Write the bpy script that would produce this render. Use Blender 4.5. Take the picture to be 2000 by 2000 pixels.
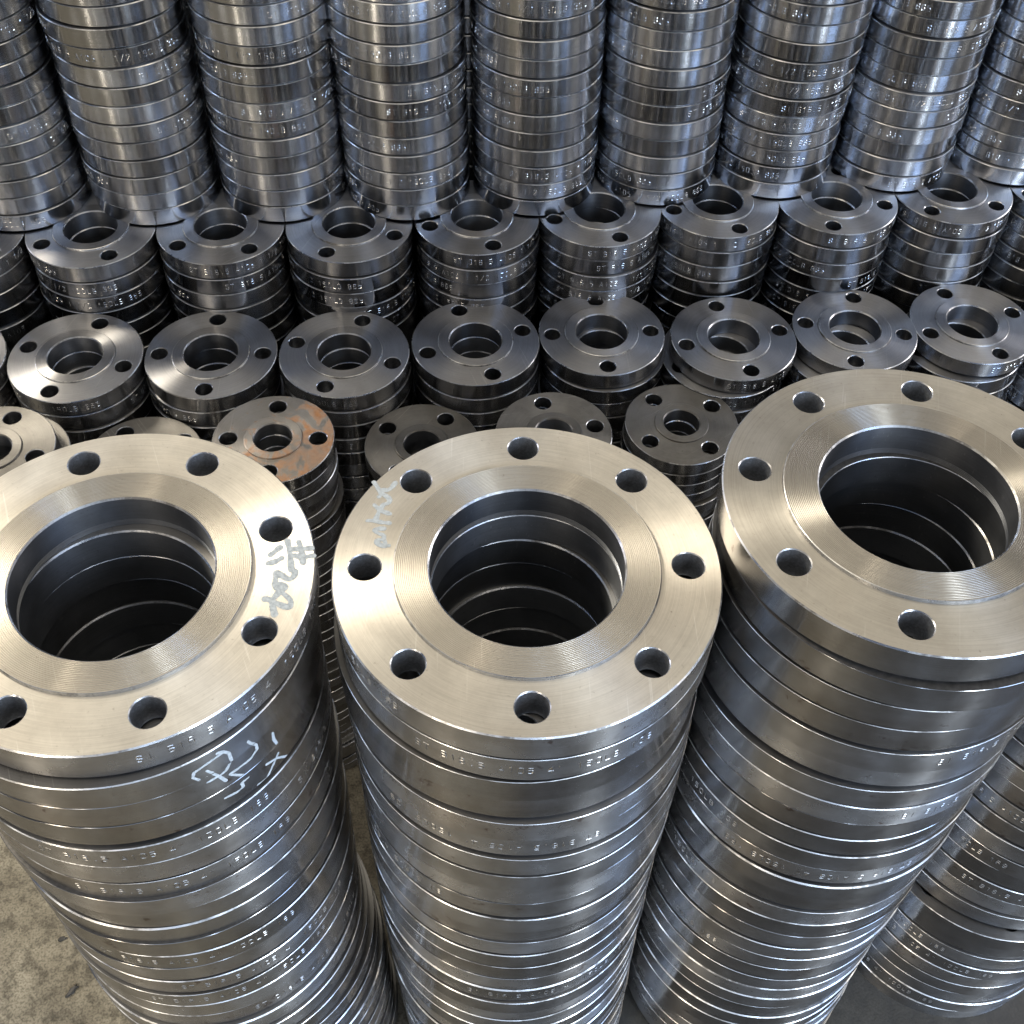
import bpy, bmesh, math, random
from mathutils import Matrix, Vector
from mathutils.geometry import delaunay_2d_cdt

# ------------------------------------------------------------------ scene, camera, light
for o in list(bpy.data.objects): bpy.data.objects.remove(o)
SC = bpy.context.scene
COL = SC.collection
MM = 0.001
FLOOR = 735.0                                   # mm from the floor up to the top of the centre front stack
def W(x, y, z): return Vector((x*MM, y*MM, (z+FLOOR)*MM))

CAM_POS = [-41.0, -422.651, 549.162]
CAM_M = [[0.9985399, -0.0504121, 0.0194073], [-0.0259364, -0.762575, -0.6463797], [0.0473848, 0.6449325, -0.7627691]]
CAM_F = 2305.62
cd = bpy.data.cameras.new('camera'); cam = bpy.data.objects.new('camera', cd); COL.objects.link(cam)
rx, dn, fw = [Vector(v) for v in CAM_M]
m = Matrix((rx, -dn, -fw)).transposed().to_4x4()
m.translation = W(*CAM_POS)
cam.matrix_world = m
cd.sensor_width = 36; cd.lens = 36*CAM_F/2000; cd.clip_start = 0.01; cd.clip_end = 200
SC.camera = cam

wd = bpy.data.worlds.new('World'); SC.world = wd; wd.use_nodes = True
bg = wd.node_tree.nodes['Background']
bg.inputs[0].default_value = (0.46, 0.63, 1.0, 1); bg.inputs[1].default_value = 0.16

def area(name, loc, target, sx, sy, power, col):
    l = bpy.data.lights.new(name, 'AREA'); l.shape = 'RECTANGLE'; l.size = sx; l.size_y = sy
    l.energy = power; l.color = col
    o = bpy.data.objects.new(name, l); COL.objects.link(o); o.location = loc
    o.rotation_euler = (Vector(target)-Vector(loc)).to_track_quat('-Z', 'Y').to_euler()
    return o
# daylight of the open shed: bright roof overhead, a roof window ahead to the left, doorways behind the photographer and an opening on the right, plus an added front fill
def panel(name, loc, target, sx, sy, radiance, col): return area(name, loc, target, sx, sy, radiance*math.pi*sx*sy, col)
panel('ceiling_light', (0.0, 1.2, 4.2), (0.0, 1.2, 0.0), 6.0, 5.0, 1.36, (1.0, 0.885, 0.67))
panel('roof_window_light', (-2.5, 2.0, 3.1), (0, 0.1, 0.68), 0.8, 0.8, 75.0, (1.0, 0.90, 0.72))
def pane(name, az, dist, w, h, z, radiance, col):
    """upright lamp panel, a wall opening or added fill behind the photographer, az measured from straight behind towards the right"""
    a = math.radians(az); x, y = -0.08+dist*math.sin(a), 0.62-dist*math.cos(a)
    panel(name, (x, y, z), (-0.08, 0.62, z-0.2), w, h, radiance, col)
pane('doorway_light', 28, 3.2, 0.34, 2.6, 1.2, 23.0, (0.80, 0.90, 1.0))
pane('doorway_light', 43, 3.2, 0.70, 2.6, 1.2, 9.5, (0.44, 0.63, 1.0))
pane('doorway_light', 62, 3.2, 0.55, 2.4, 1.2, 2.5, (1.0, 0.94, 0.82))
pane('doorway_light', 8, 3.6, 0.15, 2.4, 1.3, 12.0, (0.60, 0.76, 1.0))
pane('left_doorway_light', -31, 3.2, 0.26, 2.4, 1.2, 15.0, (1.0, 0.87, 0.68))
pane('left_doorway_light', -20, 3.2, 0.08, 2.4, 1.2, 9.0, (1.0, 0.90, 0.74))
pane('left_doorway_light', -52, 3.2, 0.50, 2.0, 1.2, 2.0, (1.0, 0.92, 0.80))
pane('left_opening_light', -112, 3.2, 0.9, 2.0, 1.1, 3.5, (0.86, 0.86, 1.0))
pane('front_fill_light', 4, 4.5, 5.0, 2.9, 1.45, 1.1, (0.70, 0.82, 1.0))  # broad fill panel added to brighten the rims, not an opening of the shed
panel('side_opening_light', (3.2, 1.0, 0.8), (0.3, 0.2, 0.4), 1.6, 1.6, 9.0, (1.0, 0.97, 0.98))

SC.view_settings.view_transform = 'Standard'; SC.view_settings.look = 'None'
SC.view_settings.exposure = 0; SC.view_settings.gamma = 1
SC.render.engine = 'CYCLES'
SC.render.resolution_x = SC.render.resolution_y = 1024
SC.cycles.max_bounces = 10; SC.cycles.glossy_bounces = 8; SC.cycles.diffuse_bounces = 4
SC.cycles.sample_clamp_indirect = 6

# ------------------------------------------------------------------ materials
def new_mat(name):
    mt = bpy.data.materials.new(name); mt.use_nodes = True
    nt = mt.node_tree; nt.nodes.clear()
    out = nt.nodes.new('ShaderNodeOutputMaterial'); bs = nt.nodes.new('ShaderNodeBsdfPrincipled')
    nt.links.new(bs.outputs[0], out.inputs[0])
    return mt, nt, bs
def node(nt, typ, **kw):
    n = nt.nodes.new(typ)
    for k, v in kw.items():
        if k.startswith('i_'):
            key = k[2:]; n.inputs[int(key) if key.isdigit() else key].default_value = v
        else: setattr(n, k, v)
    return n
def math_(nt, op, a, b=None, clamp=False):
    n = nt.nodes.new('ShaderNodeMath'); n.operation = op; n.use_clamp = clamp
    for i, v in enumerate((a, b)):
        if v is None: continue
        if isinstance(v, (int, float)): n.inputs[i].default_value = v
        else: nt.links.new(v, n.inputs[i])
    return n.outputs[0]
def ramp(nt, fac, stops):
    n = nt.nodes.new('ShaderNodeValToRGB'); e = n.color_ramp.elements
    e[0].position, e[0].color = stops[0][0], (*stops[0][1], 1); e[1].position, e[1].color = stops[-1][0], (*stops[-1][1], 1)
    for p_, c in stops[1:-1]:
        x = e.new(p_); x.color = (*c, 1)
    nt.links.new(fac, n.inputs[0]); return n.outputs[0]
def mix(nt, fac, a, b, blend='MIX'):
    n = nt.nodes.new('ShaderNodeMix'); n.data_type = 'RGBA'; n.blend_type = blend
    for sock, v in ((n.inputs[0], fac), (n.inputs[6], a), (n.inputs[7], b)):
        if isinstance(v, tuple): sock.default_value = (*v, 1) if len(v) == 3 else v
        elif isinstance(v, (int, float)): sock.default_value = v
        else: nt.links.new(v, sock)
    return n.outputs[2]

def steel(name, base, dark, rough=0.33, aniso=0.6, arot=0.25, bump=0.25, tint=(0.40, 0.33, 0.26), tint_amt=0.25, rust=0.0, blotch=0.5, rvar=0.10, grain=0.0, scratch=0.12, spots=0.0):
    """lathe-turned steel: fine rings round the axis, smudges and oily stains"""
    mt, nt, bs = new_mat(name); L = nt.links.new
    tc = nt.nodes.new('ShaderNodeTexCoord'); oi = nt.nodes.new('ShaderNodeObjectInfo')
    sp = nt.nodes.new('ShaderNodeSeparateXYZ'); L(tc.outputs['Object'], sp.inputs[0])
    x, y, z = sp.outputs
    r = math_(nt, 'SQRT', math_(nt, 'ADD', math_(nt, 'MULTIPLY', x, x), math_(nt, 'MULTIPLY', y, y)))
    off = math_(nt, 'MULTIPLY', oi.outputs['Random'], 40.0)
    cv = nt.nodes.new('ShaderNodeCombineXYZ')
    L(math_(nt, 'MULTIPLY', r, 1700.0), cv.inputs[0]); L(math_(nt, 'MULTIPLY', z, 1700.0), cv.inputs[1])
    L(math_(nt, 'ADD', math_(nt, 'MULTIPLY', math_(nt, 'ADD', x, math_(nt, 'MULTIPLY', y, 1.7)), 16.0), off), cv.inputs[2])
    rings = node(nt, 'ShaderNodeTexNoise', i_Scale=1.0, i_Detail=3.0); L(cv.outputs[0], rings.inputs['Vector'])
    vo = nt.nodes.new('ShaderNodeVectorMath'); vo.operation = 'ADD'
    co = nt.nodes.new('ShaderNodeCombineXYZ'); L(off, co.inputs[0]); L(off, co.inputs[1])
    L(tc.outputs['Object'], vo.inputs[0]); L(co.outputs[0], vo.inputs[1])
    smudge = node(nt, 'ShaderNodeTexNoise', i_Scale=26.0, i_Detail=6.0, i_Roughness=0.62); L(vo.outputs[0], smudge.inputs['Vector'])
    fine = node(nt, 'ShaderNodeTexNoise', i_Scale=420.0, i_Detail=4.0); L(vo.outputs[0], fine.inputs['Vector'])
    big = node(nt, 'ShaderNodeTexNoise', i_Scale=11.0, i_Detail=3.0); L(vo.outputs[0], big.inputs['Vector'])
    c = mix(nt, math_(nt, 'MULTIPLY', ramp(nt, smudge.outputs[0], [(0.35, (1, 1, 1)), (0.66, (0, 0, 0))]), blotch), base, dark)
    c = mix(nt, math_(nt, 'MULTIPLY', ramp(nt, big.outputs[0], [(0.5, (0, 0, 0)), (0.72, (1, 1, 1))]), tint_amt), c, tint)
    specks = ramp(nt, fine.outputs[0], [(0.22, (0.45, 0.42, 0.40)), (0.33, (0.96, 0.96, 0.96)), (0.6, (1, 1, 1))])
    c = mix(nt, 0.6, c, specks, 'MULTIPLY')
    c = mix(nt, 0.35, c, ramp(nt, rings.outputs[0], [(0.3, (0.6, 0.6, 0.6)), (0.65, (1, 1, 1))]), 'MULTIPLY')
    # handling scratches: thin straight lines in three directions, thinned out by a patchy mask
    sc = None
    for k_, (rotz, sx_, sy_) in enumerate(((0.5, 9.0, 520.0), (2.0, 12.0, 640.0), (1.2, 15.0, 430.0))):
        mp = node(nt, 'ShaderNodeMapping'); mp.inputs['Rotation'].default_value = (0.3*k_, 0.2, rotz); mp.inputs['Scale'].default_value = (sx_, sy_, sy_*0.35)
        L(vo.outputs[0], mp.inputs[0])
        sn = node(nt, 'ShaderNodeTexNoise', i_Scale=1.0, i_Detail=1.0); L(mp.outputs[0], sn.inputs['Vector'])
        ln = ramp(nt, sn.outputs[0], [(0.725, (0, 0, 0)), (0.76, (1, 1, 1))])
        sc = ln if sc is None else math_(nt, 'MAXIMUM', sc, ln)
    sc = math_(nt, 'MULTIPLY', math_(nt, 'MULTIPLY', sc, ramp(nt, big.outputs[0], [(0.4, (0.2, 0.2, 0.2)), (0.6, (1, 1, 1))])), scratch)
    c = mix(nt, sc, c, (0.80, 0.79, 0.77))
    if spots > 0:                                   # small rusty bruises and dark nicks
        so = node(nt, 'ShaderNodeTexNoise', i_Scale=95.0, i_Detail=5.0, i_Roughness=0.7); L(vo.outputs[0], so.inputs['Vector'])
        sm = math_(nt, 'ADD', so.outputs[0], math_(nt, 'MULTIPLY', big.outputs[0], 0.35))
        c = mix(nt, math_(nt, 'MULTIPLY', ramp(nt, sm, [(0.835, (0, 0, 0)), (0.88, (1, 1, 1))]), spots), c, (0.10, 0.055, 0.04))
    v = math_(nt, 'ADD', math_(nt, 'MULTIPLY', oi.outputs['Random'], 0.34), 0.80)
    hs = node(nt, 'ShaderNodeHueSaturation'); L(c, hs.inputs['Color']); L(v, hs.inputs['Value'])
    c = hs.outputs[0]
    ro = math_(nt, 'ADD', math_(nt, 'MULTIPLY', math_(nt, 'SUBTRACT', smudge.outputs[0], 0.5), 0.16), rough)
    ro = math_(nt, 'ADD', ro, math_(nt, 'MULTIPLY', math_(nt, 'SUBTRACT', oi.outputs['Random'], 0.5), rvar))
    met = 1.0
    if rust > 0:
        rn = node(nt, 'ShaderNodeTexNoise', i_Scale=42.0, i_Detail=7.0, i_Roughness=0.6, i_Distortion=1.8); L(vo.outputs[0], rn.inputs['Vector'])
        side = math_(nt, 'MULTIPLY', math_(nt, 'ADD', math_(nt, 'MULTIPLY', x, -0.45), math_(nt, 'MULTIPLY', y, -0.8)), 3.2)
        rm = ramp(nt, math_(nt, 'ADD', rn.outputs[0], side), [(0.50, (0, 0, 0)), (0.555, (0.55, 0.55, 0.55)), (0.66, (1, 1, 1))])
        rm = math_(nt, 'MULTIPLY', rm, ramp(nt, smudge.outputs[0], [(0.3, (0.35, 0.35, 0.35)), (0.6, (1, 1, 1))]))
        rm = math_(nt, 'MULTIPLY', rm, rust)
        rc = mix(nt, fine.outputs[0], (0.15, 0.055, 0.016), (0.42, 0.19, 0.06))
        c = mix(nt, rm, c, rc); ro = math_(nt, 'ADD', ro, math_(nt, 'MULTIPLY', rm, 0.4), True)
        met = math_(nt, 'SUBTRACT', 1.0, rm)
    L(c, bs.inputs['Base Color']); L(ro, bs.inputs['Roughness'])
    if isinstance(met, float): bs.inputs['Metallic'].default_value = met
    else: L(met, bs.inputs['Metallic'])
    bs.inputs['Anisotropic'].default_value = aniso; bs.inputs['Anisotropic Rotation'].default_value = arot
    tg = node(nt, 'ShaderNodeTangent', direction_type='RADIAL', axis='Z'); L(tg.outputs[0], bs.inputs['Tangent'])
    bp = node(nt, 'ShaderNodeBump', i_Strength=bump, i_Distance=0.00012)
    hgt = math_(nt, 'ADD', rings.outputs[0], math_(nt, 'MULTIPLY', fine.outputs[0], grain))
    L(hgt, bp.inputs['Height']); L(bp.outputs[0], bs.inputs['Normal'])
    return mt
def plain_steel(name, col, rough, metal=1.0, nscale=300.0, lo=0.7, hi=1.15):
    mt, nt, bs = new_mat(name); L = nt.links.new
    tc = nt.nodes.new('ShaderNodeTexCoord')
    n = node(nt, 'ShaderNodeTexNoise', i_Scale=nscale, i_Detail=4.0); L(tc.outputs['Object'], n.inputs['Vector'])
    L(ramp(nt, n.outputs[0], [(0.3, tuple(v*lo for v in col)), (0.7, tuple(min(1, v*hi) for v in col))]), bs.inputs['Base Color'])
    bs.inputs['Metallic'].default_value = metal; bs.inputs['Roughness'].default_value = rough
    return mt

M_FACE = steel('bright_faced_steel', (0.63, 0.60, 0.545), (0.46, 0.435, 0.395), rough=0.42, aniso=0.88, bump=0.16, tint=(0.36, 0.29, 0.22), tint_amt=0.22, blotch=0.85, grain=0.5, scratch=0.28)
M_GROOVE = steel('groove_steel', (0.40, 0.375, 0.335), (0.34, 0.32, 0.285), rough=0.40, aniso=0.8, bump=0.05, tint_amt=0.05, blotch=0.4)
M_GAPFACE = steel('gap_shade_inner_face', (0.23, 0.23, 0.235), (0.15, 0.15, 0.15), rough=0.40, aniso=0.8, bump=0.1, tint_amt=0.1, blotch=0.6)  # face colour darkened to put shade into the gaps between stacked flanges
M_RIM = steel('turned_rim_steel', (0.50, 0.50, 0.505), (0.36, 0.35, 0.34), rough=0.23, aniso=0.90, bump=0.10, tint=(0.33, 0.275, 0.22), tint_amt=0.40, blotch=0.8, rvar=0.10, spots=0.7)
def edge_steel():
    mt, nt, bs = new_mat('bright_chamfer_steel'); L = nt.links.new
    tc = nt.nodes.new('ShaderNodeTexCoord'); oi = nt.nodes.new('ShaderNodeObjectInfo')
    vo = nt.nodes.new('ShaderNodeVectorMath'); vo.operation = 'ADD'; L(tc.outputs['Object'], vo.inputs[0])
    co = nt.nodes.new('ShaderNodeCombineXYZ'); L(math_(nt, 'MULTIPLY', oi.outputs['Random'], 30.0), co.inputs[0]); L(co.outputs[0], vo.inputs[1])
    n = node(nt, 'ShaderNodeTexNoise', i_Scale=24.0, i_Detail=8.0, i_Roughness=0.7); L(vo.outputs[0], n.inputs['Vector'])
    L(ramp(nt, n.outputs[0], [(0.40, (0.16, 0.155, 0.15)), (0.50, (0.50, 0.50, 0.50)), (0.66, (0.76, 0.76, 0.77))]), bs.inputs['Base Color'])
    L(ramp(nt, n.outputs[0], [(0.38, (0.50, 0.50, 0.50)), (0.62, (0.20, 0.20, 0.20))]), bs.inputs['Roughness'])
    bs.inputs['Metallic'].default_value = 1.0
    return mt
M_EDGE = edge_steel()
M_BACK = plain_steel('gap_shade_back_face', (0.10, 0.095, 0.09), 0.55, 0.7)  # dark underside colour paints shade into the joints
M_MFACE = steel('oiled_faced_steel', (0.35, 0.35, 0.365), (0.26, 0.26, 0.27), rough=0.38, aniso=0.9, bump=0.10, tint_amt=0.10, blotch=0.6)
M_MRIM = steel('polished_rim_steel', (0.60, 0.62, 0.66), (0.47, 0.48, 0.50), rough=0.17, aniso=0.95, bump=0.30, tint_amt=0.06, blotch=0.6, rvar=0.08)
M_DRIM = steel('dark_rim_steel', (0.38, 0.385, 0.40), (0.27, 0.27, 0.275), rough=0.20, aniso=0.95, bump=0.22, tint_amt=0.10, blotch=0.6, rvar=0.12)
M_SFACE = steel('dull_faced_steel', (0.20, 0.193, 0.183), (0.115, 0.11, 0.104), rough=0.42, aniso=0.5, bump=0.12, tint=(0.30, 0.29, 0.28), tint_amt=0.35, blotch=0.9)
M_SRUST = steel('rusty_faced_steel', (0.36, 0.345, 0.33), (0.24, 0.225, 0.21), rough=0.40, aniso=0.5, bump=0.15, rust=0.9)
M_HOLE = plain_steel('drilled_hole_steel', (0.27, 0.28, 0.30), 0.36, 1.0, 500)
M_DRILL = plain_steel('fresh_drilled_steel', (0.50, 0.52, 0.56), 0.48, 1.0, 700)
M_BORE = steel('bored_steel', (0.27, 0.283, 0.31), (0.18, 0.19, 0.21), rough=0.40, aniso=0.7, bump=0.08, tint_amt=0.1, blotch=0.6)
M_STAMP = plain_steel('stamped_steel', (0.46, 0.45, 0.44), 0.28, 1.0, 800)
M_MARK = plain_steel('grey_marker_paint', (0.36, 0.40, 0.43), 0.6, 0.0, 500)
M_STAMP2 = plain_steel('punched_polished_steel', (0.66, 0.66, 0.66), 0.24, 1.0, 800)
M_CHALK = plain_steel('pale_chalk_paint', (0.44, 0.48, 0.50), 0.7, 0.0, 500)

def concrete():
    mt, nt, bs = new_mat('stained_concrete'); L = nt.links.new
    tc = nt.nodes.new('ShaderNodeTexCoord'); v = tc.outputs['Object']
    a = node(nt, 'ShaderNodeTexNoise', i_Scale=9.0, i_Detail=8.0, i_Roughness=0.65); L(v, a.inputs['Vector'])
    b = node(nt, 'ShaderNodeTexNoise', i_Scale=60.0, i_Detail=6.0, i_Roughness=0.7); L(v, b.inputs['Vector'])
    g = node(nt, 'ShaderNodeTexNoise', i_Scale=420.0, i_Detail=3.0); L(v, g.inputs['Vector'])
    s = node(nt, 'ShaderNodeTexVoronoi', i_Scale=95.0); L(v, s.inputs['Vector'])
    c = ramp(nt, a.outputs[0], [(0.32, (0.085, 0.07, 0.048)), (0.48, (0.165, 0.145, 0.105)), (0.66, (0.29, 0.262, 0.198))])
    c = mix(nt, 0.75, c, ramp(nt, b.outputs[0], [(0.38, (0.25, 0.235, 0.21)), (0.53, (1, 1, 1))]), 'MULTIPLY')
    c = mix(nt, 0.7, c, ramp(nt, g.outputs[0], [(0.34, (0.35, 0.33, 0.30)), (0.56, (1.1, 1.1, 1.1))]), 'MULTIPLY')
    pit = ramp(nt, math_(nt, 'ADD', s.outputs['Distance'], math_(nt, 'MULTIPLY', b.outputs[0], 0.9)), [(0.40, (0.25, 0.23, 0.21)), (0.50, (1, 1, 1))])
    c = mix(nt, 0.9, c, pit, 'MULTIPLY')
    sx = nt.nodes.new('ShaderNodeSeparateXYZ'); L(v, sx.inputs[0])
    shade_mask = math_(nt, 'ADD', math_(nt, 'MULTIPLY', sx.outputs[0], 1.6), math_(nt, 'MULTIPLY', a.outputs[0], 0.9))
    c = mix(nt, math_(nt, 'MULTIPLY', ramp(nt, shade_mask, [(0.22, (0, 0, 0)), (0.52, (1, 1, 1))]), 0.88), c, (0.035, 0.033, 0.03))     # shade between the stacks painted into the floor colour, deepening to the right
    L(c, bs.inputs['Base Color']); bs.inputs['Roughness'].default_value = 0.75
    bp = node(nt, 'ShaderNodeBump', i_Strength=0.5, i_Distance=0.002)
    L(math_(nt, 'ADD', b.outputs[0], math_(nt, 'MULTIPLY', g.outputs[0], 0.3)), bp.inputs['Height']); L(bp.outputs[0], bs.inputs['Normal'])
    return mt
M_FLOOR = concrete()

# ------------------------------------------------------------------ mesh helpers (millimetres in, metres out)
class MB:
    def __init__(self): self.v = []; self.f = []; self.m = []
    def add(self, verts, faces, mat=0):
        b = len(self.v); self.v += verts
        for f in faces: self.f.append(tuple(i+b for i in f)); self.m.append(mat)
    def lathe(self, prof, seg, mats, cx=0, cy=0, flip=False):
        """surface of revolution through (r, z) points, mats one per span"""
        b = len(self.v); n = len(prof)
        for k in range(seg):
            a = 2*math.pi*k/seg; ca, sa = math.cos(a), math.sin(a)
            for r, z in prof: self.v.append((cx+r*ca, cy+r*sa, z))
        for k in range(seg):
            k2 = (k+1) % seg
            for i in range(n-1):
                q = (b+k*n+i, b+k2*n+i, b+k2*n+i+1, b+k*n+i+1)
                self.f.append(q[::-1] if flip else q); self.m.append(mats[i] if isinstance(mats, (list, tuple)) else mats)
    def plate(self, ro, so, ri, si, holes, sh, z, mat, up=True):
        """flat ring with round holes in it"""
        pts = []; ed = []
        def loop(cx, cy, r, s):
            b = len(pts)
            for k in range(s):
                a = 2*math.pi*k/s; pts.append(Vector((cx+r*math.cos(a), cy+r*math.sin(a))))
            for k in range(s): ed.append((b+k, b+(k+1) % s))
        loop(0, 0, ro, so); loop(0, 0, ri, si)
        for cx, cy, r in holes: loop(cx, cy, r, sh)
        V, _, F, *_r = delaunay_2d_cdt(pts, ed, [], 0, 1e-6)
        fs = []
        for f in F:
            c = sum((V[i] for i in f), Vector((0, 0)))/len(f)
            if c.length > ro or c.length < ri: continue
            if any((c-Vector((cx, cy))).length < r for cx, cy, r in holes): continue
            a, b_, c_ = V[f[0]], V[f[1]], V[f[2]]
            ccw = (b_-a).cross(c_-a) > 0
            fs.append(tuple(f) if ccw == up else tuple(f)[::-1])
        self.add([(p.x, p.y, z) for p in V], fs, mat)
    def mesh(self, name, mats, smooth=True):
        me = bpy.data.meshes.new(name)
        me.from_pydata([(x*MM, y*MM, z*MM) for x, y, z in self.v], [], self.f)
        for mt in mats: me.materials.append(mt)
        me.polygons.foreach_set('material_index', self.m)
        bm = bmesh.new(); bm.from_mesh(me); bmesh.ops.remove_doubles(bm, verts=bm.verts, dist=2e-6); bm.to_mesh(me); bm.free()
        if smooth:
            me.polygons.foreach_set('use_smooth', [True]*len(me.polygons))
            me.set_sharp_from_angle(angle=math.radians(24))
        me.update()
        return me
def link(name, me, parent=None):
    o = bpy.data.objects.new(name, me); COL.objects.link(o)
    if parent is not None: o.parent = parent
    return o

# ------------------------------------------------------------------ flange kinds
class Kind: pass
def kind(R, t, bore, rf, rfh, bc, nh, hr, ch, seg, hseg):
    k = Kind(); k.R, k.t, k.bore, k.rf, k.rfh, k.bc, k.nh, k.hr, k.ch, k.seg, k.hseg = R, t, bore, rf, rfh, bc, nh, hr, ch, seg, hseg
    k.H = t+rfh
    return k
BIG = kind(114.5, 21.9, 57.6, 79, 2.4, 95.25, 8, 9.6, 0.8, 144, 28)
MED = kind(62.6, 16.75, 25.6, 37, 1.7, 49.2, 4, 8.0, 0.7, 96, 24)
SML = kind(54.0, 13.0, 17.0, 26, 1.5, 39.7, 4, 8.0, 0.6, 80, 20)
def hole_list(k, r): return [(k.bc*math.cos(2*math.pi*i/k.nh), k.bc*math.sin(2*math.pi*i/k.nh), r) for i in range(k.nh)]
def body_mesh(name, k, mats, parts, ch=None):
    """rim, faces (and, unless they are parts of their own, raised face, bore and hole walls); mats = face, rim, edge, hole"""
    b = MB(); R, t, ch = k.R, k.t, ch or k.ch; hc = 0.6
    b.lathe([(R-ch*0.35, 0), (R, ch*0.35), (R, t-ch), (R-ch, t)], k.seg, [1, 1, 2])
    b.plate(R-ch, k.seg, k.rf, 72, hole_list(k, k.hr+hc), k.hseg, t, 0, True)
    b.plate(R-ch*0.35, k.seg, k.bore+0.4, 72, hole_list(k, k.hr), k.hseg, 0, 4, False)
    if not parts:
        b.lathe([(k.rf, t), (k.rf-0.5, t+k.rfh), (k.bore+0.9, t+k.rfh), (k.bore, t+k.rfh-0.9), (k.bore, 0.4), (k.bore+0.4, 0)], 72, [2, 0, 2, 5, 2])
        for cx, cy, _ in hole_list(k, 0):
            b.lathe([(k.hr+hc, t), (k.hr, t-hc), (k.hr, 0)], k.hseg, [2, 3], cx, cy)
    return b.mesh(name, mats)
def raised_mesh(name, k, mats, grooves):
    b = MB(); t = k.t; z = t+k.rfh
    prof = [(k.rf, t), (k.rf-0.35, t+k.rfh-0.3), (k.rf-0.8, z)]; mt = [1, 1]
    r0, r1 = k.rf-1.0, k.bore+1.0
    if grooves:
        for i in range(grooves):
            ra = r0+(r1-r0)*i/grooves; w = (r0-r1)/grooves
            prof += [(ra, z), (ra-w*0.45, z), (ra-w*0.60, z-0.22), (ra-w*0.82, z-0.22)]; mt += [0, 2, 2, 2]
    prof += [(r1, z), (k.bore, z-1.0)]; mt += [0, 1]
    b.lathe(prof, k.seg if grooves else 96, mt)
    return b.mesh(name, mats)
def bore_mesh(name, k, mats, lines):
    b = MB(); z1 = k.t+k.rfh-1.0
    prof = [(k.bore, z1)]; mt = []
    if lines:
        for i in range(4):
            zz = 5.2-i*1.1; prof += [(k.bore, zz), (k.bore+0.45, zz-0.25), (k.bore+0.45, zz-0.5), (k.bore, zz-0.7)]; mt += [0, 0, 0, 0]
    prof += [(k.bore, 0.4), (k.bore+0.4, 0)]; mt += [0, 1]
    b.lathe(prof, 96, mt)
    return b.mesh(name, mats)
def hole_mesh(name, k, mats):
    b = MB(); t = k.t
    prof = [(k.hr+0.6, t), (k.hr, t-0.6)]; mt = [1]
    n = 10
    for i in range(1, n):
        zz = (t-0.6)*(1-i/n); prof.append((k.hr+(0.10 if i % 2 else 0), zz)); mt.append(0)
    prof.append((k.hr, 0)); mt.append(0)
    b.lathe(prof, k.hseg, mt)
    return b.mesh(name, mats)

# stroke font for the stamped lettering: strokes on a 4 x 6 cell
FONT = {
 'S': [[(3.6,5.2),(2.8,6),(1,6),(0.2,5.2),(0.2,3.9),(1,3.1),(2.8,3),(3.6,2.2),(3.6,0.9),(2.8,0),(1,0),(0.2,0.8)]],
 'T': [[(0,6),(4,6)],[(2,6),(2,0)]],
 'B': [[(0.3,0),(0.3,6),(2.7,6),(3.5,5.3),(3.5,3.9),(2.7,3.1),(0.3,3.1)],[(2.7,3.1),(3.7,2.4),(3.7,0.8),(2.7,0),(0.3,0)]],
 '1': [[(1.0,4.8),(2.2,6),(2.2,0)]],
 '6': [[(3.4,5.3),(2.6,6),(1.1,6),(0.3,5),(0.3,1),(1.1,0),(2.8,0),(3.6,0.9),(3.6,2.4),(2.8,3.3),(0.4,3.2)]],
 '.': [[(1.8,0),(2.2,0.3)]],
 '5': [[(3.5,6),(0.4,6),(0.3,3.4),(2.6,3.6),(3.6,2.7),(3.6,0.9),(2.6,0),(0.4,0.2)]],
 'A': [[(0.1,0),(2,6),(3.9,0)],[(0.8,2),(3.2,2)]],
 '0': [[(1,0),(0.2,1),(0.2,5),(1,6),(3,6),(3.8,5),(3.8,1),(3,0),(1,0)]],
 '4': [[(2.8,0),(2.8,6),(0.1,1.8),(3.9,1.8)]],
 '"': [[(1.2,6),(1.1,4.4)],[(2.7,6),(2.6,4.4)]],
 'L': [[(0.4,6),(0.4,0),(3.6,0)]],
 '9': [[(0.6,0.4),(1.4,0),(2.9,0),(3.7,1),(3.7,5),(2.9,6),(1.1,6),(0.3,5.1),(0.3,3.7),(1.1,2.8),(3.6,2.9)]],
 '8': [[(1,3.2),(0.3,4),(0.3,5.2),(1,6),(3,6),(3.7,5.2),(3.7,4),(3,3.2),(1,3.2),(0.2,2.3),(0.2,0.8),(1,0),(3,0),(3.8,0.8),(3.8,2.3),(3,3.2)]],
 '2': [[(0.3,5),(1.1,6),(2.8,6),(3.6,5.1),(3.5,3.9),(0.2,0.1),(3.8,0.1)]],
 '/': [[(0.2,-0.3),(3.8,6.3)]],
}
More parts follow.
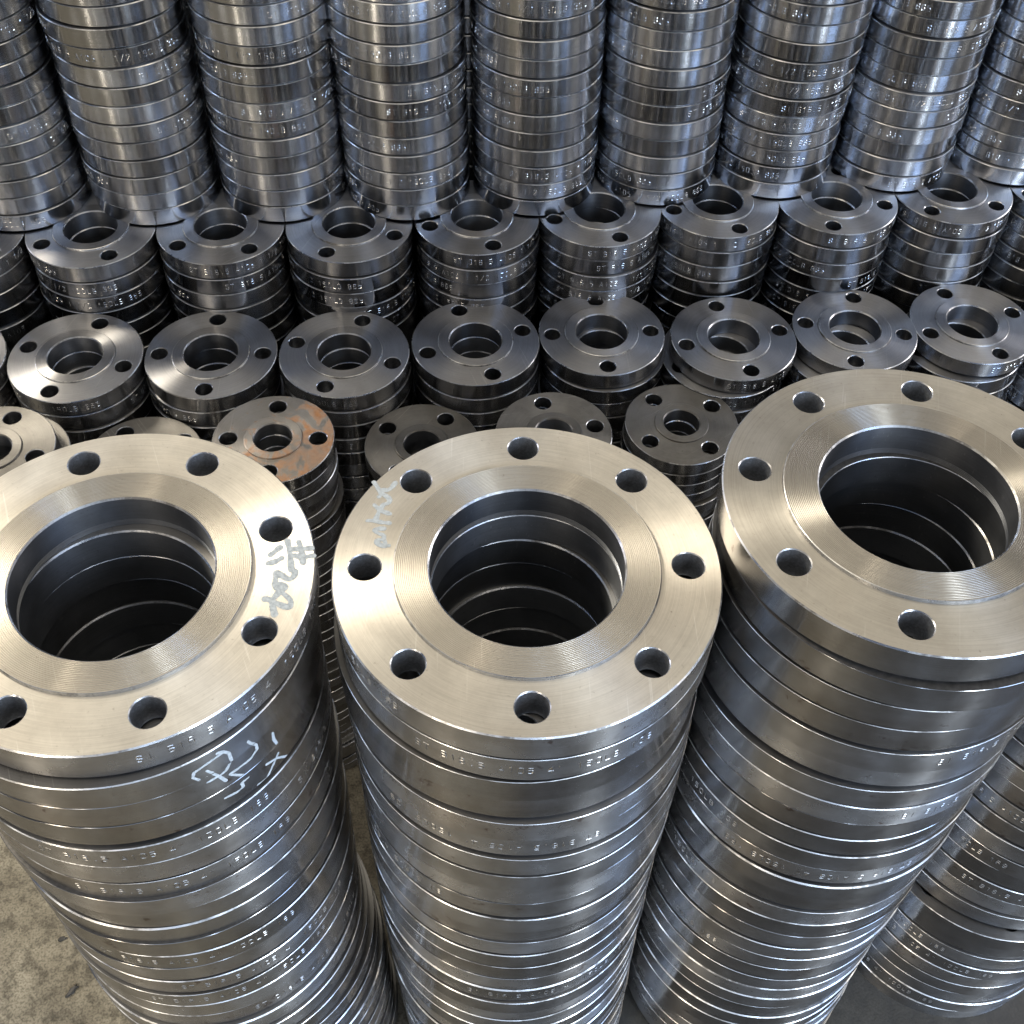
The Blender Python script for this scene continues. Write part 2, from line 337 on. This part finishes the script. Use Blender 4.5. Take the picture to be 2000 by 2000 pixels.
def stamp_mesh(name, text, R, z0, adv, cw, chh, rise, wid, seed=0, gaps=0.10, mat=None):
    """lettering punched into the rim: burred strokes standing a little proud, curved with the rim, middle of the line at -y"""
    rnd = random.Random(seed); b = MB(); n = len(text)
    for i, c in enumerate(text):
        if c == ' ': continue
        cx = (i-(n-1)/2)*adv-cw/2; dz = rnd.uniform(-0.25, 0.25)
        for st in FONT[c]:
            for (x0, y0), (x1, y1) in zip(st[:-1], st[1:]):
                if rnd.random() < gaps: continue
                p = (cx+x0/4*cw, z0+dz+y0/6*chh); q = (cx+x1/4*cw, z0+dz+y1/6*chh)
                dx, dy = q[0]-p[0], q[1]-p[1]; l = math.hypot(dx, dy) or 1
                nx, ny = -dy/l*wid/2, dx/l*wid/2
                def P(s, z, h):
                    a = -math.pi/2+s/R; return ((R+h)*math.cos(a), (R+h)*math.sin(a), z)
                vs = [P(p[0]+nx, p[1]+ny, -0.02), P(p[0]-nx, p[1]-ny, -0.02), P(q[0]-nx, q[1]-ny, -0.02), P(q[0]+nx, q[1]+ny, -0.02), P(p[0], p[1], rise), P(q[0], q[1], rise)]
                b.add(vs, [(0, 4, 5, 3), (1, 2, 5, 4), (0, 1, 4), (2, 3, 5)])
    return b.mesh(name, [mat or M_STAMP], smooth=False)

BM = {
 'big': body_mesh('large_flange_plain', BIG, [M_FACE, M_RIM, M_EDGE, M_HOLE, M_BACK, M_BORE], False),
 'big0': body_mesh('large_flange_plain', BIG, [M_GAPFACE, M_RIM, M_EDGE, M_HOLE, M_BACK, M_BORE], False, 0.3),
 'big1': body_mesh('large_flange_plain', BIG, [M_GAPFACE, M_RIM, M_EDGE, M_HOLE, M_BACK, M_BORE], False, 0.6),
 'big2': body_mesh('large_flange_plain', BIG, [M_GAPFACE, M_RIM, M_EDGE, M_HOLE, M_BACK, M_BORE], False, 1.0),
 'bigtop': body_mesh('large_flange_body', BIG, [M_FACE, M_RIM, M_EDGE, M_HOLE, M_BACK, M_BORE], True),
 'med': body_mesh('medium_flange_plain', MED, [M_MFACE, M_MRIM, M_EDGE, M_HOLE, M_BACK, M_BORE], False),
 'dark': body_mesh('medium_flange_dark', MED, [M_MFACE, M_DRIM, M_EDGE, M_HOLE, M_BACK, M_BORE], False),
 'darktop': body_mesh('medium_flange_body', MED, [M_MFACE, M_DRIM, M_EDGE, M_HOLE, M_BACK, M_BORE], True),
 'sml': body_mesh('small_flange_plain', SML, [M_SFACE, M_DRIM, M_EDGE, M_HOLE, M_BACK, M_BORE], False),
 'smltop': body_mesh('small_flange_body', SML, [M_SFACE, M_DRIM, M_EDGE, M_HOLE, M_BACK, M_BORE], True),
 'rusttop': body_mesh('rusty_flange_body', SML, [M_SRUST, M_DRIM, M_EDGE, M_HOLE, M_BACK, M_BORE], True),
}
PM = {}
for key, k, fm, gr in (('big', BIG, M_FACE, 18), ('dark', MED, M_MFACE, 0), ('sml', SML, M_SFACE, 0), ('rust', SML, M_SRUST, 0)):
    PM[key] = (raised_mesh(key+'_raised_face', k, [fm, M_EDGE if k is not SML else fm, M_GROOVE], gr), bore_mesh(key+'_bore', k, [M_BORE, M_EDGE], gr > 0), hole_mesh(key+'_hole', k, [M_DRILL if k is BIG else M_HOLE, M_EDGE]))
TXT_B = 'ST B16.5 A105 4" 150LB 169'; TXT_M = 'ST B16.5 A105 1 1/2 150LB 865'
STAMPS = {'big': [stamp_mesh('large_stamp', TXT_B, BIG.R, 8.2, 5.5, 3.4, 5.8, 0.20, 0.66, s, 0.04) for s in range(5)],
          'med': [stamp_mesh('medium_stamp', TXT_M, MED.R, 5.2, 5.05, 3.2, 5.4, 0.21, 0.66, s, 0.06, M_STAMP2) for s in range(6)]}

# ------------------------------------------------------------------ placing
RND = random.Random(7)
FACING = lambda x, y: math.atan2(CAM_POS[1]-y, CAM_POS[0]-x)+math.pi/2      # turn that brings local -y to the camera
def flange(name, key, k, x, y, z, rot, label, group, tops=False, flip=False, tilt=(0, 0), stamp=None, stamp_rot=0.0, cat='pipe flange'):
    """z = underside of the flange in mm; returns the thing"""
    o = link(name, BM[key if key != 'big' else 'big%d' % RND.choice((0, 0, 1, 1, 2))])
    o['label'] = label; o['category'] = cat; o['group'] = group
    o.rotation_mode = 'XYZ'
    if not tops: tilt = (RND.gauss(0, 0.0022), RND.gauss(0, 0.0022))
    if flip:
        o.location = W(x, y, z+k.H); o.rotation_euler = (math.pi, 0, rot)
    else:
        o.location = W(x, y, z); o.matrix_world = Matrix.Translation(W(x, y, z)) @ Matrix.Rotation(tilt[0], 4, 'X') @ Matrix.Rotation(tilt[1], 4, 'Y') @ Matrix.Rotation(rot, 4, 'Z')
    if tops:
        rf, bo, ho = PM[tops]
        link('raised_face', rf, o); link('bore', bo, o)
        for i in range(k.nh):
            a = 2*math.pi*i/k.nh
            h = link('bolt_hole', ho, o); h.location = (k.bc*math.cos(a)*MM, k.bc*math.sin(a)*MM, 0)
    if stamp is not None:
        s = link('stamped_lettering', RND.choice(STAMPS[stamp]), o)
        s.rotation_euler = (0, 0, stamp_rot-rot if not flip else rot-stamp_rot+math.pi)
    return o
ORD = ['first', 'second', 'third', 'fourth', 'fifth', 'sixth', 'seventh', 'eighth', 'ninth', 'tenth', 'eleventh', 'twelfth', 'thirteenth', 'fourteenth',
       'fifteenth', 'sixteenth', 'seventeenth', 'eighteenth', 'nineteenth', 'twentieth', 'twenty-first', 'twenty-second', 'twenty-third', 'twenty-fourth',
       'twenty-fifth', 'twenty-sixth', 'twenty-seventh', 'twenty-eighth', 'twenty-ninth', 'thirtieth']
LOW = MB()                                     # flanges low in the shade, or above the frame: joined, never countable in the picture
def low_ring(k, x, y, z, mat):
    ch = k.ch; b0 = len(LOW.v)
    LOW.lathe([(k.bore, 0), (k.R-ch, 0), (k.R, ch), (k.R, k.t-ch), (k.R-ch, k.t), (k.rf, k.t), (k.rf, k.H), (k.bore, k.H), (k.bore, 0)], 56, mat)
    LOW.v[b0:] = [(vx+x, vy+y, vz+z+FLOOR) for vx, vy, vz in LOW.v[b0:]]

# ---- floor
def build_floor():
    b = MB(); n = 1
    b.add([(-9000, -9000, 0), (9000, -9000, 0), (9000, 9000, 0), (-9000, 9000, 0)], [(0, 1, 2, 3)])
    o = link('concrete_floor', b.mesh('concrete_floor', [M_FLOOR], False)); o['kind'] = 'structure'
build_floor()

# ---- front stacks of large flanges
TOPS = {'C': [0.0, 0.0, 0.0, 0.0, 0.0, 1.5407], 'R': [230.4241, 19.9169, 29.1207, -0.0235, 0.0038, 1.2935], 'L': [-237.2202, -5.3745, 7.6076, 0.0025, -0.0065, 1.9199]}
def big_stack(nm, x, y, ztop, phase, count, texts, flips, label_stack, top_label, path=((0, 0, 0), (800, 0, 0)), tilt=(0, 0), shifts={}, seed=0, base=(0, 0)):
    """ztop = top of the raised face of the topmost flange"""
    rn = random.Random(seed); z = ztop; i = 0; top = None
    while z-BIG.H > -FLOOR-1:
        z -= BIG.H
        if z < -FLOOR+1: z = -FLOOR
        dep = ztop-z
        sx, sy = shifts.get(i, (base[0]+rn.gauss(0, 0.8), base[1]+rn.gauss(0, 0.8)))
        for (d0, x0, y0), (d1, x1, y1) in zip(path[:-1], path[1:]):
            if d0 <= dep <= d1: f_ = (dep-d0)/(d1-d0); lx, ly = x0+(x1-x0)*f_, y0+(y1-y0)*f_
        px, py = x+(lx+sx if i else 0), y+(ly+sy if i else 0)
        if i == 0:
            top = flange('large_pipe_flange', 'bigtop', BIG, x, y, z, phase, top_label, 'large flanges stacked in front', tops='big', tilt=tilt,
                         stamp='big' if 0 in texts else None, stamp_rot=FACING(x, y)+math.radians(texts.get(0, 0)))
        elif i < count:
            th = texts.get(i)
            flange('large_pipe_flange', 'big', BIG, px, py, z, phase+rn.gauss(0, 0.05) if i < 4 else rn.uniform(0, 6.28), f'large bright flange, {ORD[i]} from the top of the {label_stack}', 'large flanges stacked in front',
                   flip=i in flips, stamp='big', stamp_rot=FACING(px, py)+math.radians(th if th is not None else rn.choice((150, 180, 200, 120, -120)))+(math.pi if 0 else 0))
        else: low_ring(BIG, px, py, z, 0)
        i += 1
        z -= rn.choice((0.05, 0.05, 0.15, 0.3))
    return top
C = TOPS['C']; Lp = TOPS['L']; Rp = TOPS['R']
topC = big_stack('C', C[0], C[1], 2.0, C[5], 25, {0: -71, 1: 5, 5: -8, 9: -60, 16: 20}, {3, 5, 8, 9, 12, 15}, 'centre front stack',
                 'large bright flange topping the centre front stack, grey scribble on its left', seed=3, path=((0, 0, 0), (450, -1, 0), (800, 9, -2)),
                 shifts={1: (0.3, 0.3), 2: (-3, 0), 3: (-2.5, 0.5), 4: (-1, -1.5), 5: (0, -1), 6: (0.3, -2.2), 7: (0, -2.6), 8: (1, -2)})
topL = big_stack('L', Lp[0], Lp[1], Lp[2]+2.0, Lp[5], 30, {0: 24, 4: -14, 5: 69, 6: -9, 11: -17, 13: 8, 14: -5, 16: 30}, {2, 3, 7, 10, 12}, 'left front stack',
                 'large bright flange topping the left front stack, grey marker writing by its right holes', path=((0, -1, -4), (100, -4, -5), (400, -8, -6), (455, -7, -11), (560, 5, -12), (800, 10, -14)), seed=5,
                 shifts={1: (0, -1), 2: (0, -1), 3: (-0.5, 0), 4: (0.3, -1.2), 5: (-0.5, 0), 6: (0, 0.4), 7: (0, -2)})
topR = big_stack('R', Rp[0], Rp[1], Rp[2]+2.0, Rp[5], 28, {4: 73, 7: 72, 10: -48, 11: 20, 14: -48, 18: -40}, {1, 5, 8, 11, 13, 16}, 'right front stack',
                 'large bright flange topping the tallest front stack at right, tilted and clean', tilt=(Rp[3], Rp[4]), seed=11, path=((0, 0, 0), (500, 0, 0), (800, 9, 0)),
                 shifts={1: (2, -4), 2: (1, -1), 3: (0, 0), 4: (0, -1), 5: (1, 1), 6: (-1, 0)})
def corner_stack():
    x, y = 476, 63; z = -FLOOR; i = 0; rn = random.Random(4); zs = []
    while z < -80: zs.append(z); z += BIG.H+rn.choice((0.05, 0.1, 0.3))
    n = len(zs)
    cut = 9
    for i, z in enumerate(zs):
        sx, sy = (rn.gauss(0, 1.3), rn.gauss(0, 1.3))
        if i >= cut: sx += 3; sy += 11
        if i < 24:
            flange('large_pipe_flange', 'big', BIG, x+sx, y+sy, z, math.radians(-97) if i == cut-1 else rn.uniform(0, 6.28),
                   f'large grey flange, {ORD[i]} from the floor in the stack at bottom right corner', 'large flanges stacked in front',
                   flip=False, stamp='big', stamp_rot=FACING(x, y)+math.radians({1: -10, 5: 5, 6: -20, 11: 40, 13: -20, 16: 10}.get(i, rn.choice((150, 180, -140)))))
        else: low_ring(BIG, x+sx, y+sy, z, 0)
corner_stack()

# ---- medium stacks: tall back row
RROW = [(-463, 613), (-334.4, 619), (-206.5, 622), (-81, 621), (47.5, 627), (173.5, 641), (299, 651), (427.4, 659), (556.7, 668)]
RTXT = {1: {3: -110, 6: 78, 7: 110, 9: 73, 10: -16, 11: -134}, 2: {1: 130, 4: -108, 6: -42, 7: 38, 9: -85, 10: -34, 12: 71},
        3: {1: -96, 2: -119, 3: -26, 5: -66, 7: 53, 8: 71, 9: -109, 10: -53, 12: -22}, 4: {2: -16, 3: 44, 6: -84, 7: -89, 8: -55, 9: -101, 10: -119, 12: -25},
        5: {1: -10, 2: -66, 5: -104, 6: 94, 7: 105, 9: -85, 11: -66, 12: -36}, 6: {2: -54, 3: -34, 4: -30, 5: 29, 6: 66, 7: -8, 8: -16, 11: -63},
        7: {1: 76, 4: -60, 5: 114, 6: 0, 7: -49, 9: 101, 10: 69, 11: -66}, 8: {1: -110, 2: 40, 3: -70, 5: -20, 6: 60, 8: 30, 9: -60}, 0: {1: -60, 5: 100, 6: 66, 11: 40}}
Z2 = -161.4
def tall_back():
    for s, (x, y) in enumerate(RROW):
        rn = random.Random(40+s); z = Z2+1.7
        lx, ly = rn.uniform(-0.02, 0.02), rn.uniform(-0.01, 0.01)
        for i in range(17):
            dx, dy = (rn.gauss(0, 0.7)+lx*(z-Z2), rn.gauss(0, 0.7)+ly*(z-Z2))
            if i < 14:
                th = RTXT[s].get(i+1); back = rn.choice((150, 170, 180, 190, -150))
                flange('medium_pipe_flange', 'med', MED, x+dx, y+dy, z, rn.uniform(0, 6.28), f'polished steel flange, {ORD[i]} from bottom in the {ORD[s]} tall back stack from left',
                       'flanges in the tall back stacks', stamp='med', stamp_rot=FACING(x, y)+math.radians(back if th is None else th))
            else: low_ring(MED, x+dx, y+dy, z, 1)
            z += MED.H+rn.choice((0.0, 0.02, 0.05))
tall_back()
def rear_row():
    # the next rows of tall stacks, seen only as dark gaps between the front ones
    for s in range(-1, 10):
        for row in (1, 2):
            x = -463+127.5*s+(64 if row == 1 else 0); y = 613+112*row+0.052*(x+463); z = -FLOOR
            while z < 120: low_ring(MED, x, y, z, 1); z += MED.H+0.03
rear_row()

def short_row(rows, nvis, where, group, key, k, seed, texts={}, second_shift={}, extra=0):
    for s, (x, y, z, ph) in enumerate(rows):
        rn = random.Random(seed+s); i = 0; z0 = z+k.rfh
        sx = sy = 0
        while z0-k.H > -FLOOR:
            z0 -= k.H
            if i: sx, sy = rn.gauss(0, 0.9), rn.gauss(0, 0.9)
            if i and s in second_shift: sx += second_shift[s][0]; sy += second_shift[s][1]
            vis = nvis(s) if callable(nvis) else nvis
            if i < vis:
                th = texts.get((s, i), None)
                if th is None: th = rn.choice((70, -60, 30, -90, 100, 170, 180, -150, 160, -110))
                flange('medium_pipe_flange', key+'top' if i == 0 else key, k, x+sx, y+sy, z0, ph if i == 0 else ph+rn.gauss(0, 0.08) if i < 3 else rn.uniform(0, 6.28),
                       f'dark grey flange, {ORD[i]} from top, {ORD[s]} stack from left {where}', group, tops=key if i == 0 else False,
                       stamp='med', stamp_rot=FACING(x, y)+math.radians(th))
            else: low_ring(k, x+sx, y+sy, z0, 2)
            z0 -= rn.choice((0.0, 0.03, 0.06)); i += 1
R2 = [[-516.5, 551.0, -161.4, 0.9]] + [[-390.927, 556.431, -161.39, -2.623], [-265.255, 558.236, -161.39, -2.454], [-139.402, 557.931, -161.39, -1.984], [-12.603, 566.904, -161.39, -2.84], [111.585, 576.373, -161.39, -2.807], [234.199, 587.662, -161.39, -2.841], [357.99, 590.336, -161.39, -1.854], [482.599, 603.829, -161.39, -2.26]] + [[607.5, 611, -161.4, 0.4]]
R3 = [[-523.5, 428.0, -213.0, 0.7]] + [[-396.864, 431.228, -216.0, 1.266], [-270.809, 435.288, -219.13, 1.548], [-144.518, 436.282, -222.266, 1.239], [-17.54, 452.384, -225.418, 1.88], [108.11, 465.496, -228.538, 1.597], [239.768, 458.204, -231.807, 1.76], [366.51, 471.527, -234.953, 1.359], [491.484, 480.676, -238.056, 1.87]] + [[617, 492, -240, 0.5]]
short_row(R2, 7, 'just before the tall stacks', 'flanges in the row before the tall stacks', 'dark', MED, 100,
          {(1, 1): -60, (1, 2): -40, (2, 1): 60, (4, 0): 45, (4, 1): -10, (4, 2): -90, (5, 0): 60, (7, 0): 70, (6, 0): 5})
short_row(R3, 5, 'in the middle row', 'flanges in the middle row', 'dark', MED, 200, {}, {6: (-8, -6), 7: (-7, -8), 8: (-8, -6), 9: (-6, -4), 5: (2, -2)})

# ---- small flanges between the front stacks and the middle row
R4 = [[-443, 304, -208, -.23], [-326, 331, -252, 2.16], [-201.3, 313.5, -211.5, 1.54], [-71, 344, -256, .97], [51.2, 334.5, -234.4, .19], [176, 360, -252, .6], [316, 352, -250, .5], [446, 372, -262, .3]]
R4N = [5, 5, 30, 12, 6, 8, 4, 5]
def small_row():
    for s, (x, y, z, ph) in enumerate(R4):
        rn = random.Random(300+s); i = 0; z0 = z+SML.rfh; sx = sy = 0
        while z0-SML.H > -FLOOR:
            z0 -= SML.H
            if i: sx, sy = rn.gauss(0, 1.2), rn.gauss(0, 1.2)
            if s == 0 and i: sx += 10; sy += 2
            if i < R4N[s]:
                lab = f'small dark flange, {ORD[min(i, 29)]} from top in {ORD[s]} small stack from left behind large ones'
                key, tp = 'sml', False
                if i == 0:
                    key, tp = 'smltop', 'sml'
                    if s == 2: key, tp = 'rusttop', 'rust'; lab = 'small flange with orange rust on its face, top of its stack behind left front stack'
                flange('small_pipe_flange', key, SML, x+sx, y+sy, z0, ph if i == 0 else ph+rn.gauss(0, 0.08) if i < 3 else rn.uniform(0, 6.28), lab, 'small flanges behind the front stacks', tops=tp)
            else: low_ring(SML, x+sx, y+sy, z0, 2)
            z0 -= rn.choice((0.0, 0.03, 0.06)); i += 1
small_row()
lo = link('lower_flanges', LOW.mesh('lower_flanges', [M_RIM, M_MRIM, M_DRIM])); lo['kind'] = 'stuff'
lo['label'] = 'flanges deep in the shade at the foot of the stacks'; lo['category'] = 'pipe flanges'

# ---- handwriting on three of the large flanges
def paint(b, strokes, w, place, cell=0.4, keep=None):
    """brush strokes as one gap-free patch of small cells lying on the surface"""
    rn = random.Random(1); cells = set()
    def chaikin(q):
        r_ = [q[0]]
        for (ax, ay), (bx, by) in zip(q[:-1], q[1:]): r_ += [(ax*.75+bx*.25, ay*.75+by*.25), (ax*.25+bx*.75, ay*.25+by*.75)]
        return r_+[q[-1]]
    strokes = [chaikin(chaikin(chaikin(q))) if len(q) > 2 else q for q in strokes]
    for pts in strokes:
        for (x0, y0), (x1, y1) in zip(pts[:-1], pts[1:]):
            l = math.hypot(x1-x0, y1-y0)
            for t in range(int(l/0.3)+2):
                f = t/(int(l/0.3)+1); cx, cy = x0+(x1-x0)*f, y0+(y1-y0)*f; r = w/2*(0.82+0.3*math.sin(0.35*cx+0.2*cy)**2)*rn.uniform(0.9, 1.08); q = int(r/cell)+1
                for i in range(-q, q+1):
                    for j in range(-q, q+1):
                        gx, gy = round(cx/cell)+i, round(cy/cell)+j
                        if math.hypot(gx*cell-cx, gy*cell-cy) <= r and (keep is None or keep(gy*cell)): cells.add((gx, gy))
    idx = {}; vs = []; fs = []
    def vid(i, j):
        if (i, j) not in idx: idx[(i, j)] = len(vs); vs.append(place((i-0.5)*cell, (j-0.5)*cell))
        return idx[(i, j)]
    for i, j in sorted(cells): fs.append((vid(i, j), vid(i+1, j), vid(i+1, j+1), vid(i, j+1)))
    b.add(vs, fs); return bool(fs)
WC = [[[-91.5, 69.3], [-89.0, 64.7], [-87.1, 59.7], [-82.3, 56.8], [-81.2, 53.3], [-82.5, 51.3], [-86.1, 50.4], [-89.5, 39.3]], [[-87.1, 59.7], [-86.4, 62.8], [-82.9, 62.0], [-80.1, 64.3], [-78.3, 68.2]], [[-88.1, 57.0], [-86.8, 58.6]], [[-90.8, 50.5], [-87.6, 46.7]], [[-85.2, 44.9], [-81.3, 43.1]], [[-94.5, 38.1], [-89.9, 38.0], [-86.3, 36.5], [-81.2, 35.7]], [[-84.5, 31.5], [-88.3, 31.6], [-91.0, 30.4], [-86.7, 27.3], [-84.6, 26.5], [-84.3, 23.3], [-83.5, 20.0]], [[-84.3, 23.3], [-88.1, 22.7], [-88.8, 20.8], [-85.7, 18.4], [-83.4, 18.0], [-81.4, 18.3]]]
WL = [[[97.0, 23.5], [99.3, 13.8], [100.8, 1.5]], [[103.7, 22.5], [105.9, 14.6], [107.2, 6.8]], [[100.7, 16.9], [111.2, 17.2]], [[101.6, 12.3], [105.8, 10.7], [112.7, 11.5]], [[92.9, 18.3], [88.0, 13.2]], [[94.6, 10.5], [91.7, 8.2], [87.2, 6.9]], [[103.0, 0.4], [102.7, -3.3], [100.6, -5.3], [97.3, -3.8], [91.7, 1.2], [92.4, -3.6], [92.2, -8.3]], [[92.2, -8.3], [95.4, -7.8], [98.8, -10.7], [96.8, -12.6], [93.5, -11.4], [92.2, -8.3]], [[95.3, -13.5], [99.3, -16.7], [102.2, -20.1], [102.5, -24.8], [98.8, -24.3], [93.2, -21.1]], [[87.4, -18.5], [91.2, -19.4], [92.1, -23.7], [93.6, -29.3]], [[95.3, -13.5], [91.7, -19.0]]]
WS = [[[-54.2, -22.5], [-53.8, -22.9], [-53.5, -23.3], [-53.1, -23.6], [-52.7, -24.0], [-52.4, -25.3], [-52.0, -26.6], [-51.6, -27.9], [-51.2, -29.3], [-51.2, -31.6], [-51.2, -34.0], [-51.2, -36.4], [-51.1, -38.8], [-51.6, -40.2], [-52.1, -41.5], [-52.6, -42.9], [-53.1, -44.3], [-53.6, -44.5], [-54.1, -44.8], [-54.7, -45.0], [-55.2, -45.3], [-56.1, -45.1], [-57.0, -45.0], [-57.9, -45.0], [-58.8, -45.0]], [[-53.0, -25.1], [-54.1, -25.3], [-55.1, -25.6], [-56.2, -26.0], [-57.2, -26.4], [-58.3, -26.9], [-59.4, -27.4], [-60.5, -28.0], [-61.7, -28.7], [-61.9, -29.8], [-62.0, -30.8], [-62.2, -31.9], [-62.4, -33.0], [-62.0, -34.5], [-61.6, -35.9], [-61.2, -37.5], [-60.9, -39.0]], [[-58.4, -33.1], [-57.8, -35.6], [-57.1, -38.1], [-56.5, -40.6], [-55.8, -43.2], [-55.4, -45.9], [-54.9, -48.5], [-54.5, -51.2], [-54.0, -54.0]], [[-45.1, -31.9], [-44.9, -33.1], [-44.7, -34.2], [-44.5, -35.3], [-44.2, -36.5], [-43.8, -37.7], [-43.4, -39.0], [-43.0, -40.2], [-42.6, -41.5], [-42.6, -42.8], [-42.6, -44.0], [-42.6, -45.3], [-42.6, -46.5], [-43.4, -47.4], [-44.1, -48.3], [-44.8, -49.3], [-45.5, -50.2], [-46.6, -50.1], [-47.5, -50.1], [-48.5, -50.1], [-49.5, -50.2], [-50.3, -50.1], [-51.1, -50.0], [-51.9, -49.9], [-52.6, -49.9], [-51.6, -52.7], [-50.6, -55.6], [-49.5, -58.5], [-48.4, -61.6]], [[-36.5, -45.9], [-36.5, -47.6], [-36.5, -49.3], [-36.6, -51.0], [-36.6, -52.7], [-36.4, -54.8], [-36.2, -56.8], [-36.0, -58.9], [-35.8, -61.0]], [[-35.9, -72.8], [-36.4, -73.9], [-36.9, -75.0], [-37.5, -76.0], [-38.0, -77.2], [-38.9, -79.0], [-39.8, -80.9], [-40.7, -82.9], [-41.6, -84.9], [-42.5, -84.6], [-43.3, -84.3], [-44.2, -84.0], [-45.0, -83.8]], [[-40.6, -71.6], [-39.7, -72.5], [-38.7, -73.5], [-37.7, -74.5], [-36.7, -75.6], [-35.6, -78.2], [-34.5, -80.9], [-33.4, -83.7], [-32.2, -86.7]], [[-47.3, -68.8], [-47.9, -68.8], [-48.4, -68.8], [-49.0, -68.9], [-49.6, -69.0], [-49.5, -70.3], [-49.5, -71.5], [-49.4, -72.8], [-49.4, -74.1], [-50.0, -74.2], [-50.6, -74.4], [-51.2, -74.6], [-51.8, -74.8], [-52.7, -74.2], [-53.6, -73.8], [-54.5, -73.3], [-55.4, -73.0]]]
def writing():
    for strokes, top, w in ((WC, topC, 3.0), (WL, topL, 3.6)):
        b = MB(); ph = top.matrix_world.to_euler().z
        ca, sa = math.cos(-ph), math.sin(-ph)
        paint(b, strokes, w, lambda x, y: (x*ca-y*sa, x*sa+y*ca, BIG.t+0.08))
        o = link('marker_writing', b.mesh('marker_writing', [M_MARK], False), top)
        o['label'] = 'grey hand-drawn marker strokes'
def chalk():
    # the scrawl runs over the second to fourth flange of the left stack; each keeps the strokes that lie on it
    cand = [o for o in COL.objects if o.get('label', '').endswith('from the top of the left front stack')]
    st = [[(math.radians(a)*114.5, z) for a, z in q] for q in WS]
    for f in cand:
        up = f.rotation_euler.x < 1; fz = (f.location.z/MM)-FLOOR
        zb = fz if up else fz-BIG.H
        lo_, hi_ = (0.7, BIG.t-1.2) if up else (BIG.H-BIG.t+1.2, BIG.H-0.7)
        b = MB()
        def place(s, z):
            a = s/114.5; return ((BIG.R+0.07)*math.cos(a), (BIG.R+0.07)*math.sin(a), z-zb)
        if not paint(b, st, 1.9, place, 0.35, lambda z: lo_ < z-zb < hi_): continue
        if not up: b.v = [(x, -y, BIG.H-z) for x, y, z in b.v]
        o = link('chalk_scrawl', b.mesh('chalk_scrawl', [M_CHALK], False), f)
        rz = f.rotation_euler.z
        o.rotation_euler = (0, 0, -rz if up else rz)
        o['label'] = 'pale chalk strokes on the rim'
bpy.context.view_layer.update()
writing(); chalk()

# ---- dark flakes lying on the floor at bottom left
def flake(x, y, L_, w, rot, label, seed):
    rn = random.Random(seed); b = MB(); n = 12
    top = []; bot = []
    for k in range(n):
        a = 2*math.pi*k/n; rr = 0.75+0.5*rn.random()
        px, py = L_/2*rr*math.cos(a), w/2*rr*math.sin(a)
        bot.append((px, py, 0.0)); top.append((px*0.8, py*0.8, 1.0+rn.random()))
    b.add(bot+top, [tuple(range(n, 2*n))]+[(k, (k+1) % n, n+(k+1) % n, n+k) for k in range(n)])
    o = link('metal_flake', b.mesh('metal_flake', [M_FLAKE], False)); o.location = (x*MM, y*MM, 0.0005); o.rotation_euler = (0, 0, rot)
    o['label'] = label; o['category'] = 'debris'; o['group'] = 'dark flakes on the floor'
M_FLAKE = plain_steel('black_scale', (0.03, 0.028, 0.025), 0.6, 0.0)

flake(-458, 18, 16, 6, 0.9, 'larger black flake on the concrete beside the left stack', 1)
flake(-479, 74, 9, 5, 0.2, 'small black flake on the concrete nearer the left edge', 2)
